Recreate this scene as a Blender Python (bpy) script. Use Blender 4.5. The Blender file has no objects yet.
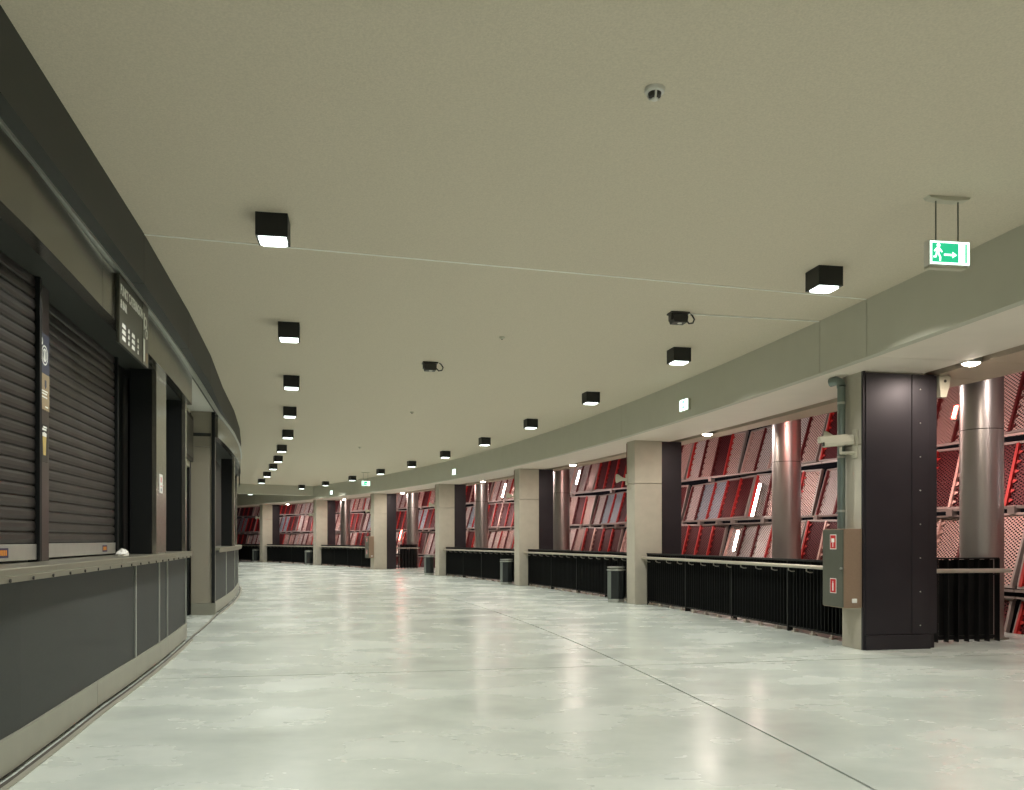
import bpy, math, random
from math import sin, cos, pi, tan, radians
from mathutils import Matrix, Vector
random.seed(7)
SC = bpy.context.scene
COL = SC.collection

# ------------------------------------------------------------------ camera, world, exposure
cam_d = bpy.data.cameras.new('camera')
cam_d.sensor_width = 36.0
cam_d.lens = 850.0 / 1024 * 36.0
cam_d.shift_y = (539.14 - 395.0) / 1024
cam_d.clip_end = 400
cam = bpy.data.objects.new('camera', cam_d); COL.objects.link(cam)
cam.location = (0, 0, 1.4); cam.rotation_euler = (pi / 2, 0, 0)
SC.camera = cam
W = bpy.data.worlds.new('night'); SC.world = W; W.use_nodes = True
W.node_tree.nodes['Background'].inputs[0].default_value = (0.007, 0.006, 0.007, 1)
W.node_tree.nodes['Background'].inputs[1].default_value = 1.0
SC.view_settings.view_transform = 'Standard'
SC.view_settings.look = 'None'
SC.view_settings.gamma = 1
SC.view_settings.exposure = 0.08
SC.view_settings.use_curve_mapping = False
LAMP_W = 62.0            # ceiling cube lamps
SPOT_W = 30.0            # recessed soffit spots
FILL_W = 50.0              # added facade fill lights above the outer soffit edge

# ------------------------------------------------------------------ curved layout: s along the ring, d outwards, z up
R = 91.2012; CX = -85.0892; CY = -6.7646; T0 = 0.197812; BAY = 7.6743
def th(s): return T0 + s / R
def P(s, d, z=0.0):
    t = th(s); return Vector((CX + (R + d) * cos(t), CY + (R + d) * sin(t), z))
FT = [(-30, -8.05), (-9, -8.12), (-5.5, -8.20), (-2.9, -8.36), (-0.8, -8.42), (2.8, -8.52), (7.1, -8.49), (12, -8.20), (17.5, -7.87), (21, -7.84), (70, -7.8)]
def F(s):
    for (a, fa), (b, fb) in zip(FT, FT[1:]):
        if s <= b: return fa + (fb - fa) * (s - a) / (b - a)
    return FT[-1][1]
def PL(s, o, z=0.0): return P(s, F(s) + o, z)
def frame(s, d, z=0.0):                      # local x outwards, y forwards along the ring
    return Matrix.Translation(P(s, d, z)) @ Matrix.Rotation(th(s), 4, 'Z')
def frameL(s, o, z=0.0):                     # the same on the left front: x towards the hall
    a, b = PL(s - .05, o), PL(s + .05, o); t = (b - a).normalized()
    return Matrix.Translation(PL(s, o, z)) @ Matrix.Rotation(math.atan2(-t.x, t.y), 4, 'Z')

# ------------------------------------------------------------------ materials
def lin(c):
    return tuple(((v / 255) / 12.92 if v / 255 <= .04045 else ((v / 255 + .055) / 1.055) ** 2.4) for v in c) + (1,)
def mat(name, rgb, rough=.5, metal=0.0, spec=.5, var=0.0, scale=8.0, bump=0.0, bscale=60.0, stretch=None, rvar=0.0, emit=None, estr=0.0, coat=0.0, rgb2=None):
    m = bpy.data.materials.new(name); m.use_nodes = True
    nt = m.node_tree; N = nt.nodes; L = nt.links; b = N['Principled BSDF']
    b.inputs['Base Color'].default_value = lin(rgb); b.inputs['Roughness'].default_value = rough
    b.inputs['Metallic'].default_value = metal; b.inputs['Specular IOR Level'].default_value = spec
    b.inputs['Coat Weight'].default_value = coat
    if emit: b.inputs['Emission Color'].default_value = lin(emit); b.inputs['Emission Strength'].default_value = estr
    if var or bump or rvar:
        tc = N.new('ShaderNodeTexCoord'); mp = N.new('ShaderNodeMapping'); L.new(tc.outputs['Object'], mp.inputs[0])
        if stretch: mp.inputs['Scale'].default_value = stretch
    if var or rvar:
        no = N.new('ShaderNodeTexNoise'); no.inputs['Scale'].default_value = scale; no.inputs['Detail'].default_value = 4; no.inputs['Roughness'].default_value = .5
        L.new(mp.outputs[0], no.inputs['Vector'])
    if var:
        mx = N.new('ShaderNodeMix'); mx.data_type = 'RGBA'
        rm = N.new('ShaderNodeMapRange'); rm.inputs[1].default_value = .2; rm.inputs[2].default_value = .8
        L.new(no.outputs['Fac'], rm.inputs[0]); L.new(rm.outputs[0], mx.inputs[0])
        c = lin(rgb); c2 = lin(rgb2) if rgb2 else tuple(min(1, v * (1 + var)) for v in c[:3]) + (1,)
        c1 = c if rgb2 else tuple(v * (1 - var) for v in c[:3]) + (1,)
        mx.inputs[6].default_value = c1; mx.inputs[7].default_value = c2
        L.new(mx.outputs[2], b.inputs['Base Color'])
    if rvar:
        rr = N.new('ShaderNodeMapRange'); rr.inputs[1].default_value = .2; rr.inputs[2].default_value = .8
        rr.inputs[3].default_value = max(.02, rough - rvar); rr.inputs[4].default_value = rough + rvar
        L.new(no.outputs['Fac'], rr.inputs[0]); L.new(rr.outputs[0], b.inputs['Roughness'])
    if bump:
        n2 = N.new('ShaderNodeTexNoise'); n2.inputs['Scale'].default_value = bscale; n2.inputs['Detail'].default_value = 4
        L.new(mp.outputs[0], n2.inputs['Vector'])
        bp = N.new('ShaderNodeBump'); bp.inputs['Strength'].default_value = bump; bp.inputs['Distance'].default_value = .01
        L.new(n2.outputs['Fac'], bp.inputs['Height']); L.new(bp.outputs[0], b.inputs['Normal'])
    return m
def mesh_mat(name, rgb, rough, metal, hole=.05, a=.085, bsz=.055):
    m = mat(name, rgb, rough, metal); nt = m.node_tree; N = nt.nodes; L = nt.links; b = N['Principled BSDF']
    tc = N.new('ShaderNodeTexCoord'); sp = N.new('ShaderNodeSeparateXYZ'); L.new(tc.outputs['Object'], sp.inputs[0])
    def wave(sock, per):
        mu = N.new('ShaderNodeMath'); mu.operation = 'MULTIPLY'; mu.inputs[1].default_value = 2 * pi / per; L.new(sock, mu.inputs[0])
        c = N.new('ShaderNodeMath'); c.operation = 'COSINE'; L.new(mu.outputs[0], c.inputs[0]); return c.outputs[0]
    u = wave(sp.outputs['X'], a); v = wave(sp.outputs['Z'], bsz)
    p = N.new('ShaderNodeMath'); p.operation = 'MULTIPLY'; L.new(u, p.inputs[0]); L.new(v, p.inputs[1])
    g = N.new('ShaderNodeMath'); g.operation = 'LESS_THAN'; g.inputs[1].default_value = hole; L.new(p.outputs[0], g.inputs[0])
    L.new(g.outputs[0], b.inputs['Alpha'])
    return m

def floor_mat():
    m = mat('polished_concrete', (176, 183, 172), .3, spec=.5); nt = m.node_tree; N = nt.nodes; L = nt.links; b = N['Principled BSDF']
    tc = N.new('ShaderNodeTexCoord')
    def noise(sc, det, rg, stretch=(1, 1, 1)):
        mp = N.new('ShaderNodeMapping'); mp.inputs['Scale'].default_value = stretch; L.new(tc.outputs['Object'], mp.inputs[0])
        n = N.new('ShaderNodeTexNoise'); n.inputs['Scale'].default_value = sc; n.inputs['Detail'].default_value = det; n.inputs['Roughness'].default_value = rg
        L.new(mp.outputs[0], n.inputs['Vector']); return n.outputs['Fac']
    n1 = noise(.8, 5, .55, (1.0, 1.5, 1)); n2 = noise(4.0, 6, .62, (1, 1, 1)); n3 = noise(45, 3, .6)
    def ramp(sock, stops):
        r = N.new('ShaderNodeValToRGB'); L.new(sock, r.inputs[0])
        e = r.color_ramp.elements; e[0].position, e[0].color = stops[0][0], lin(stops[0][1]); e[1].position, e[1].color = stops[1][0], lin(stops[1][1])
        for p_, c_ in stops[2:]:
            k = e.new(p_); k.color = lin(c_)
        return r.outputs[0]
    c1 = ramp(n1, [(.2, (180, 188, 180)), (.82, (214, 220, 211)), (.5, (199, 206, 197))])
    c2 = ramp(n2, [(.15, (222, 226, 223)), (.85, (255, 255, 252))])
    mx = N.new('ShaderNodeMix'); mx.data_type = 'RGBA'; mx.blend_type = 'MULTIPLY'; mx.inputs[0].default_value = .55
    L.new(c1, mx.inputs[6]); L.new(c2, mx.inputs[7]); L.new(mx.outputs[2], b.inputs['Base Color'])
    rr = N.new('ShaderNodeMapRange'); rr.inputs[1].default_value = .3; rr.inputs[2].default_value = .7; rr.inputs[3].default_value = .19; rr.inputs[4].default_value = .33
    L.new(n1, rr.inputs[0]); L.new(rr.outputs[0], b.inputs['Roughness'])
    return m

M = {}
M['floor'] = floor_mat()
M['joint'] = mat('joint_dark', (70, 66, 58), .8)
M['ceiling'] = mat('ceiling_plaster', (206, 196, 176), .85, var=.11, scale=70, bump=.2, bscale=120, spec=.2)
M['fascia'] = mat('fascia_board', (190, 188, 172), .6, var=.03, scale=3, spec=.3)
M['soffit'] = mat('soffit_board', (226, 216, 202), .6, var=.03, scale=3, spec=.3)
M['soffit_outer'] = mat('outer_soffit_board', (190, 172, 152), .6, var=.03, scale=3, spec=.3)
M['seam'] = mat('seam_bead', (240, 240, 230), .5)
M['core'] = mat('dark_core', (38, 35, 33), .7)
M['charcoal'] = mat('charcoal_panel', (52, 54, 50), .55, var=.05, scale=4, spec=.4)
M['front'] = mat('charcoal_laminate', (56, 59, 56), .6, var=.08, scale=40, spec=.35, bump=.08, bscale=150)
M['black'] = mat('black_panel', (17, 20, 20), .5, spec=.4)
M['steel'] = mat('brushed_stainless', (160, 157, 146), .22, metal=.85, var=.02, scale=2, rvar=.03)
M['fascia_steel'] = mat('fascia_steel', (122, 119, 110), .2, metal=.85, var=.02, scale=2)
M['cheek'] = mat('matt_steel', (172, 165, 148), .42, metal=.35, var=.03, scale=2)
M['steel_dark'] = mat('brushed_dark_steel', (112, 112, 102), .34, metal=.9, var=.02, scale=2, rvar=.03)
M['counter'] = mat('counter_metal', (158, 155, 138), .34, metal=.75, var=.06, scale=5, rvar=.06)
M['alu'] = mat('aluminium', (190, 192, 184), .38, metal=.7, var=.06, scale=9)
M['slat'] = mat('shutter_slat', (62, 58, 55), .40, metal=.5, var=.08, scale=3, rvar=.05)
M['post'] = mat('post_bronze', (80, 70, 68), .33, metal=.6)
M['kick'] = mat('kick_plate', (158, 157, 142), .42, metal=.35, var=.06, scale=5)
M['concrete'] = mat('cast_concrete', (182, 176, 160), .75, var=.06, scale=5, bump=.15, bscale=30, spec=.25)
M['clad'] = mat('blackened_steel', (44, 42, 46), .42, metal=.45, var=.35, scale=1.2, rgb2=(60, 56, 60))
M['rail_black'] = mat('black_fin', (22, 23, 22), .45, metal=.3)
M['handrail'] = mat('handrail_steel', (196, 188, 174), .32, metal=.6)
M['column'] = mat('column_steel', (176, 168, 162), .34, metal=.85, var=.05, scale=2, stretch=(1, 1, .3), rvar=.04)
M['lamp_body'] = mat('lamp_black', (26, 27, 25), .5)
M['glow'] = mat('lamp_diffuser', (240, 245, 240), .4, emit=(240, 255, 248), estr=3.5)
M['spot_glow'] = mat('spot_diffuser', (255, 240, 225), .4, emit=(255, 236, 218), estr=40.0)
M['sign_white'] = mat('sign_white_lit', (240, 250, 245), .4, emit=(225, 255, 240), estr=2.2)
M['sign_green'] = mat('sign_green_lit', (30, 150, 110), .4, emit=(40, 190, 135), estr=1.0)
M['cream'] = mat('cream_plastic', (186, 182, 162), .5)
M['white'] = mat('white_plastic', (215, 213, 204), .45)
M['paper'] = mat('white_paper', (226, 226, 218), .8)
M['ink'] = mat('white_print', (238, 240, 232), .6)
M['grey_dark'] = mat('dark_grey_plastic', (48, 46, 42), .5)
M['red'] = mat('sign_red', (196, 30, 30), .5)
M['cabinet'] = mat('cabinet_steel', (104, 106, 94), .4, metal=.5, var=.05, scale=8)
M['cabinet_side'] = mat('cabinet_side', (160, 138, 116), .42, metal=.5, var=.08, scale=60)
M['pipe'] = mat('galvanised_pipe', (128, 140, 134), .35, metal=.7)
M['navy'] = mat('navy_print', (38, 40, 84), .5)
M['orange'] = mat('orange_print', (216, 140, 44), .5)
M['tan'] = mat('tan_print', (158, 140, 110), .5)
M['slate'] = mat('slate_print', (64, 68, 86), .5)
M['beer'] = mat('beer_print', (196, 172, 104), .5)
M['board'] = mat('menu_board', (72, 72, 62), .35, metal=.3)
M['bin'] = mat('bin_black', (30, 34, 34), .45)
M['bin_side'] = mat('bin_grey', (122, 128, 122), .4, metal=.3)
M['cable'] = mat('cable_brown', (110, 66, 56), .6)
M['ground'] = mat('night_ground', (26, 26, 26), .9)
M['street'] = mat('street_lamp_glow', (255, 190, 110), .5, emit=(255, 176, 88), estr=14)
M['flood'] = mat('flood_white', (255, 245, 240), .4, emit=(255, 226, 214), estr=30)
M['flood_red'] = mat('flood_red', (255, 90, 80), .4, emit=(255, 60, 50), estr=30)
M['mesh_silver'] = mesh_mat('expanded_mesh_silver', (214, 196, 190), .42, .3)
M['mesh_pink'] = mesh_mat('expanded_mesh_rose', (208, 170, 160), .42, .3)
M['mesh_grey'] = mesh_mat('expanded_mesh_grey', (168, 178, 186), .4, .35)
M['mesh_red'] = mesh_mat('expanded_mesh_red', (84, 15, 17), .42, .3, hole=.2)
M['rib_red'] = mat('rib_red', (172, 40, 36), .4, metal=.3)
M['rib_dark'] = mat('rib_dark_red', (98, 30, 30), .42, metal=.35)
M['rib_light'] = mat('rib_rose', (206, 170, 160), .36, metal=.6)
M['frame'] = mat('facade_frame', (148, 134, 127), .42, metal=.3)

# ------------------------------------------------------------------ mesh building
class MB:
    def __init__(s): s.v = []; s.f = []
    def add(s, vs, fs):
        b = len(s.v); s.v += [tuple(v) for v in vs]; s.f += [tuple(i + b for i in f) for f in fs]; return s
    def box(s, x0, x1, y0, y1, z0, z1, mtx=None):
        vs = [Vector(p) for p in ((x0, y0, z0), (x1, y0, z0), (x1, y1, z0), (x0, y1, z0), (x0, y0, z1), (x1, y0, z1), (x1, y1, z1), (x0, y1, z1))]
        if mtx: vs = [mtx @ v for v in vs]
        return s.add(vs, [(0, 3, 2, 1), (4, 5, 6, 7), (0, 1, 5, 4), (1, 2, 6, 5), (2, 3, 7, 6), (3, 0, 4, 7)])
    def prism(s, pts, a0, a1, axis='y'):              # polygon pts extruded along an axis
        n = len(pts)
        def mk(p, q, a): return {'y': (p, a, q), 'x': (a, p, q), 'z': (p, q, a)}[axis]
        vs = [mk(p, q, a0) for p, q in pts] + [mk(p, q, a1) for p, q in pts]
        fs = [tuple(range(n))[::-1], tuple(range(n, 2 * n))] + [(i, (i + 1) % n, n + (i + 1) % n, n + i) for i in range(n)]
        return s.add(vs, fs)
    def tube(s, pts, r, n=10, caps=True):
        pts = [Vector(p) for p in pts]; rings = []; up = None
        for i, p in enumerate(pts):
            t = (pts[min(i + 1, len(pts) - 1)] - pts[max(i - 1, 0)]).normalized()
            if up is None: up = Vector((0, 0, 1)) if abs(t.z) < .9 else Vector((1, 0, 0))
            a = t.cross(up).normalized(); b = a.cross(t).normalized(); up = b
            rr = r[i] if isinstance(r, (list, tuple)) else r
            rings.append([p + a * cos(2 * pi * k / n) * rr + b * sin(2 * pi * k / n) * rr for k in range(n)])
        vs = [v for rg in rings for v in rg]; fs = []
        for i in range(len(pts) - 1):
            for k in range(n):
                fs.append((i * n + k, i * n + (k + 1) % n, (i + 1) * n + (k + 1) % n, (i + 1) * n + k))
        if caps: fs += [tuple(range(n))[::-1], tuple(range((len(pts) - 1) * n, len(pts) * n))]
        return s.add(vs, fs)
    def lathe(s, prof, n=24, c=(0, 0, 0), cap=True):  # (r, z) profile about the z axis
        vs = []; fs = []
        for r, z in prof:
            vs += [(c[0] + r * cos(2 * pi * k / n), c[1] + r * sin(2 * pi * k / n), c[2] + z) for k in range(n)]
        for i in range(len(prof) - 1):
            for k in range(n): fs.append((i * n + k, i * n + (k + 1) % n, (i + 1) * n + (k + 1) % n, (i + 1) * n + k))
        if cap: fs += [tuple(range(n))[::-1], tuple(range((len(prof) - 1) * n, len(prof) * n))]
        return s.add(vs, fs)
    def sweep(s, fn, sl, prof):                        # closed (d, z) profile along s positions
        n = len(prof); vs = [fn(q, d, z) for q in sl for d, z in prof]; fs = []
        for i in range(len(sl) - 1):
            for k in range(n): fs.append((i * n + k, i * n + (k + 1) % n, (i + 1) * n + (k + 1) % n, (i + 1) * n + k))
        fs += [tuple(range(n))[::-1], tuple(range((len(sl) - 1) * n, len(sl) * n))]
        return s.add(vs, fs)
    def mesh(s, name, m):
        me = bpy.data.meshes.new(name); me.from_pydata(s.v, [], s.f); me.update()
        import bmesh
        bm = bmesh.new(); bm.from_mesh(me); bmesh.ops.recalc_face_normals(bm, faces=bm.faces); bm.to_mesh(me); bm.free()
        me.materials.append(M[m]); return me
    def build(s, name, m, parent=None, mtx=None, bevel=0.0, smooth=False, label=None):
        return link(s.mesh(name, m), name, parent, mtx, bevel, smooth, label)
def link(me, name, parent=None, mtx=None, bevel=0.0, smooth=False, label=None):
    o = bpy.data.objects.new(name, me); COL.objects.link(o)
    if parent: o.parent = parent
    if mtx is not None: o.matrix_local = mtx
    if bevel:
        b = o.modifiers.new('bevel', 'BEVEL'); b.width = bevel; b.segments = 2; b.limit_method = 'ANGLE'
    if smooth:
        for p in me.polygons: p.use_smooth = True
        e = o.modifiers.new('split', 'EDGE_SPLIT'); e.split_angle = radians(40)
    if label: o['label'] = label
    return o
def thing(name, label, cat, mtx, group=None):
    o = bpy.data.objects.new(name, None); COL.objects.link(o); o.empty_display_size = .1
    o.matrix_local = mtx; o['label'] = label; o['category'] = cat
    if group: o['group'] = group
    return o
def tag(o, label, cat, group=None):
    o['label'] = label; o['category'] = cat
    if group: o['group'] = group
    return o
def struct(name, mb, m):
    o = mb.build(name, m); o['kind'] = 'structure'; return o
def lin_s(a, b, step=.8):
    n = max(1, int(math.ceil((b - a) / step))); return [a + (b - a) * i / n for i in range(n + 1)]
def rect(d0, d1, z0, z1): return [(d0, z0), (d1, z0), (d1, z1), (d0, z1)]
def text_mesh(name, body, size, m, parent, mtx, align='LEFT', sx=1.0):
    cu = bpy.data.curves.new(name, 'FONT'); cu.body = body; cu.size = size; cu.align_x = align; cu.extrude = .001; cu.offset = .003
    to = bpy.data.objects.new('tmp', cu); COL.objects.link(to)
    dg = bpy.context.evaluated_depsgraph_get(); dg.update()
    me = bpy.data.meshes.new_from_object(to.evaluated_get(dg)); bpy.data.objects.remove(to)
    me.materials.clear(); me.materials.append(M[m])
    return link(me, name, parent, mtx @ Matrix.Diagonal((sx, 1, 1, 1)))
FACE_HALL = Matrix(((0, 0, 1, 0), (1, 0, 0, 0), (0, 1, 0, 0), (0, 0, 0, 1)))      # print on a face looking along +x
FACE_IN = Matrix(((0, 0, -1, 0), (-1, 0, 0, 0), (0, 1, 0, 0), (0, 0, 0, 1)))      # print on a face looking along -x
FACE_BACK = Matrix(((1, 0, 0, 0), (0, 0, -1, 0), (0, 1, 0, 0), (0, 0, 0, 1)))     # print on a face looking along -y
def area(name, mtx, size, power, color, parent, spread=pi, sy=None):
    ld = bpy.data.lights.new(name, 'AREA'); ld.energy = power; ld.color = color; ld.size = size; ld.spread = spread
    if sy: ld.shape = 'RECTANGLE'; ld.size_y = sy
    o = bpy.data.objects.new(name, ld); COL.objects.link(o); o.parent = parent; o.matrix_local = mtx; return o

S0, S1 = -22.0, 62.0
ZC, ZS = 4.19, 3.52
# ------------------------------------------------------------------ floor: base with slabs, joints left open between them
fl = struct('floor', MB().sweep(P, lin_s(S0, S1, 1.6), rect(-10.2, 3.35, -.30, -.018)), 'joint')
g = .011
for (a, b) in ((S0, -9.0), (-9.0, -1.15), (-1.15, 22.0), (22.0, 45.0), (45.0, S1)):
    sl = lin_s(a + g, b - g, .8)
    MB().sweep(P, sl, rect(-10.2, -3.33 - g, -.018, 0)).build('slab', 'floor', fl)
    MB().sweep(P, sl, rect(-3.33 + g, 3.35, -.018, 0)).build('slab', 'floor', fl)
# ------------------------------------------------------------------ ceiling with its seam bead and the cross beam
ce = struct('ceiling', MB().sweep(P, lin_s(S0, S1, 1.0), rect(-10.2, -.40, ZC, ZC + .3)), 'ceiling')
def bar(p, q, w, h):
    p, q = Vector(p), Vector(q); t = (q - p); l = t.length; t.normalize(); n = Vector((-t.y, t.x, 0))
    mt = Matrix((( t.x, n.x, 0, p.x), (t.y, n.y, 0, p.y), (0, 0, 1, p.z), (0, 0, 0, 1)))
    return MB().box(0, l, -w / 2, w / 2, -h, 0, mt)
bar(P(-1.98, -8.2, ZC), P(-1.22, -.46, ZC), .022, .006).build('seam_bead', 'seam', ce, label='pale bead along the ceiling joint')
struct('trim_2', MB().sweep(P, [37.2, 37.75], rect(-10.0, -.42, 3.70, ZC)), 'fascia')
tag(bar(P(-.22, -2.25, ZC - .002), P(-.21, -.46, ZC - .002), .02, .012).build('cable_duct', 'seam'), 'thin white cable duct from the dark ceiling box to the right-hand fascia', 'cable duct')

# ------------------------------------------------------------------ outer beam: fascia boards, soffit boards, dark slot
beam = struct('trim_1', MB().sweep(P, lin_s(S0, S1, 1.6), rect(-.34, 1.30, 3.60, ZC + .3)), 'core')
fj = [S0, -16.3, -8.9, -1.22, -.21, 6.9, 15.25, 22.9, 30.5, 37.85, 45.6, 53.2, S1]
def outer(s): return 2.0 if s < -.5 else (2.0 - .55 * (s + .5) / 5 if s < 4.5 else 1.45)
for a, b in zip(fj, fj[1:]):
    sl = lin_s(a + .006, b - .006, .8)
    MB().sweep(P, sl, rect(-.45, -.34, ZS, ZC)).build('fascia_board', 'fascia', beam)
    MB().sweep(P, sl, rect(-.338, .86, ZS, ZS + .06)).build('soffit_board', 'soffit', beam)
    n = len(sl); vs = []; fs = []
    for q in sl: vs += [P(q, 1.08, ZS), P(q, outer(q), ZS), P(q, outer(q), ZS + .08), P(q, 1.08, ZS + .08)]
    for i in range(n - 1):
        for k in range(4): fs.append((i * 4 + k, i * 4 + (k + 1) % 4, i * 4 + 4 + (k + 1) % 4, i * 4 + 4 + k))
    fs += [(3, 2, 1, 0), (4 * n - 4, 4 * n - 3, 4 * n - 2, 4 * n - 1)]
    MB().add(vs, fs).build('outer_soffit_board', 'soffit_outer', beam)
MB().sweep(P, lin_s(S0, S1, 1.6), rect(1.30, 1.42, 3.62, 4.45)).build('upstand', 'core', beam)

# ------------------------------------------------------------------ left wall: back wall, dark band, boards
wl = struct('wall_left', MB().sweep(PL, lin_s(S0, S1, 1.0), rect(-1.6, -1.45, 0, ZC)), 'black')
SEAM = [-22, -18.5, -14.6, -10.4, -6.3, -2.0, 1.01, 3.81, 6.9, 10.2, 13.5, 16.8, 20.2, 24, 28, 34, 40, 48, 55, 62]
def UO(q): return .195 if q < 4 else max(.06, .195 - .135 * (q - 4) / 8)
for a, b in zip(SEAM, SEAM[1:]):
    MB().sweep(lambda q, o, z: PL(q, o * UO(q), z), [a + .006, b - .006], rect(-.05, 1, 3.735, ZC)).build('upper_panel', 'charcoal', wl)
    MB().sweep(PL, [a + .004, b - .004], rect(.03, .09, 3.712, 3.735)).build('edge_profile', 'alu', wl)
def left(a, b, o0, o1, z0, z1, step=1.2, end=.003):
    return MB().sweep(PL, lin_s(a + end, b - end, step), rect(o0, o1, z0, z1))
UNITS = (('near', -9.5, 2.8), ('far', 7.1, 18.4))
FASC = {'near': [-9.5, -5.8, -2.9, -2.3, -1.1, -.2, .5, 1.3, 2.8], 'far': [7.1, 9.3, 11.4, 13.2, 15.2, 16.8, 18.4]}
for nm, a, b in UNITS:
    for p, q in zip(FASC[nm], FASC[nm][1:]): left(p, q, -.05, .05, 3.29, 3.70).build('fascia_panel', 'fascia_steel', wl, label='brushed steel fascia panel')
    left(a, b, -.45, -.05, 3.30, 3.36).build('canopy_soffit', 'charcoal', wl, label='dark canopy underside')
    left(a, b, -.50, -.45, 0, 3.75).build('back_panel', 'black', wl, label='black back panel')
left(2.8, 7.1, -.75, .0, 3.755, 3.80).build('lobby_soffit', 'white', wl, label='white soffit over the door lobby')
left(2.8, 7.1, -.60, -.44, 2.72, 3.755).build('lobby_wall', 'cream', wl, label='pale wall above the lobby door')
left(18.4, 24, -.80, -.60, 0, 3.8).build('lobby_wall', 'charcoal', wl)
left(24, S1, -.30, .0, 0, 3.8).build('side_wall', 'charcoal', wl)
left(S0, -9.5, -.30, .0, 0, 3.8).build('side_wall', 'charcoal', wl)
dr = left(2.9, 7.0, -.62, -.56, 0, 2.70); door = struct('door_1', dr, 'black')
left(6.3, 6.36, -.56, -.52, 1.0, 1.25).build('door_handle', 'steel', door)
# side cheek of the far unit that faces the camera, in two plates over a base
mt = frameL(7.1, 0)
MB().box(-.42, 0, 0, .06, .22, 3.10).build('side_cheek', 'cheek', wl, mt, label='brushed steel side cheek')
MB().box(-.42, 0, 0, .06, 3.11, 3.75).build('side_cheek', 'cheek', wl, mt)
MB().box(-.42, .01, -.012, .06, 0, .215).build('side_base', 'kick', wl, mt)
MB().box(-.06, .0, -.03, 0, .22, 3.75).build('corner_strip', 'black', wl, mt)
# baseboard: kick plates and the trim on the floor
bb = struct('baseboard_left', left(-9.5, 2.6, -.20, -.03, 0, .2), 'joint')
left(7.16, 18.4, -.20, -.03, 0, .2).build('backing', 'joint', bb)
for p, q in ((-9.5, -6.1), (-6.1, -2.86), (-2.86, -1.3), (-1.3, .12), (.12, .7), (.7, 2.62), (7.16, 9.5), (9.5, 12.3), (12.3, 15.2), (15.2, 18.4)):
    left(p, q, -.03, 0, .03, .235).build('kick_plate', 'kick', bb)
for a, b in ((-12, 2.62), (7.1, 18.4)):
    left(a, b, .045, .085, 0, .008).build('floor_trim', 'kick', bb)
left(-12, 18.4, .012, .045, 0, .003).build('floor_gap', 'joint', bb)
left(2.9, 7.1, .0, .03, 0, .006).build('floor_trim', 'kick', bb)

# ------------------------------------------------------------------ serving counters
def counter(nm, a, b, divs, joints, label):
    t = thing('serving_counter', label, 'counter', Matrix.Identity(4), 'serving counters along the left wall')
    js = [a] + joints + [b]
    for p, q in zip(js, js[1:]):
        MB().sweep(PL, lin_s(p + .002, q - .002, 1.2), [(-.44, 1.235), (.075, 1.235), (.08, 1.228), (.08, 1.196), (.075, 1.19), (.078, 1.186), (.078, 1.152), (.06, 1.150), (.06, 1.19), (-.44, 1.19)]).build('worktop', 'counter', t)
    ds = [a] + divs + [b]
    for p, q in zip(ds, ds[1:]): left(p + .02, q - .02, -.10, -.02, .235, 1.19).build('front_panel', 'front', t)
    for p in divs: left(p - .02, p + .02, -.09, -.008, .235, 1.19).build('divider', 'alu', t)
    left(a, b, -.42, -.12, .24, 1.18).build('carcass', 'black', t)
    left(b - .02, b + .012, -.44, -.0, .235, 1.19).build('end_panel', 'alu', t)
    s = a + .4; bm = MB()
    bolt = MB().tube([(0, 0, 0), (.008, 0, 0)], .011, 8).mesh('bolt', 'grey_dark')
    while s < b and nm == 'near':
        link(bolt, 'bolt', t, frameL(s, .078, 1.165)); s += .42
    return t
counter('near', -9.5, 2.58, [-1.28, .1, .72], [-5.6, -2.35], 'long steel-topped serving counter with charcoal front in the left foreground')
counter('far', 7.16, 18.3, [9.4, 12.3, 15.3], [12.3], 'second, distant serving counter beyond the recessed lobby on the left')

# ------------------------------------------------------------------ shutters, posts
def shutter(a, b, label, stick):
    t = thing('roller_shutter', label, 'shutter', frameL((a + b) / 2, -.36, 1.24), 'roller shutters over the near counter')
    L_ = (PL(b, -.36) - PL(a, -.36)).length / 2 - .02
    prof = [(-.012, 0), (.004, .0), (.012, .006), (.016, .030), (.014, .058), (.008, .075), (-.006, .078), (-.006, .0845), (-.012, .0845)]
    sm = MB().prism(prof, -L_, L_, 'y').mesh('slat', 'slat')
    n = 23
    for k in range(n): link(sm, 'slat', t, Matrix.Translation((0, 0, .13 + k * .0845)), smooth=False)
    MB().box(-.02, .025, -L_, L_, .012, .125).build('bottom_rail', 'alu', t, bevel=.004, label='pale aluminium bottom rail')
    for y in (-L_ - .015, L_ + .015): MB().box(-.03, .045, y - .02, y + .02, 0, 2.07).build('guide_channel', 'black', t)
    if stick is not None:
        st = MB().box(.0255, .0268, stick - .085, stick + .085, .035, .10).build('sticker', 'navy', t, label='small navy sticker with orange lettering')
        for k in range(5):
            MB().box(.0268, .0274, stick - .062 + k * .026, stick - .042 + k * .026, .05, .086).build('letter', 'orange', st)
    return t
shutter(-9.3, -3.70, 'grey roller shutter left of the post with the poster, at the photo edge', 1.95)
shutter(-3.22, -.62, 'grey roller shutter right of the post with the poster', .72)
def post(a, b, o, label, m, grp=None, z0=1.235, o0=-.37):
    t = thing('mullion_post', label, 'post', frameL((a + b) / 2, o, z0), grp); w = (b - a) / 2
    MB().box(-.05, 0, -w, w, 0, 3.31 - z0).build('cover_plate', m, t, bevel=.003)
    MB().box(o0 - o + .06, -.05, -w + .01, w - .01, 0, 3.31 - z0).build('core_tube', 'black', t)
    return t
post(-3.64, -3.34, -.25, 'bronze post between the two roller shutters', 'post')
post(.05, .70, -.03, 'flat stainless post on the near counter beside the black opening', 'steel')
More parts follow.
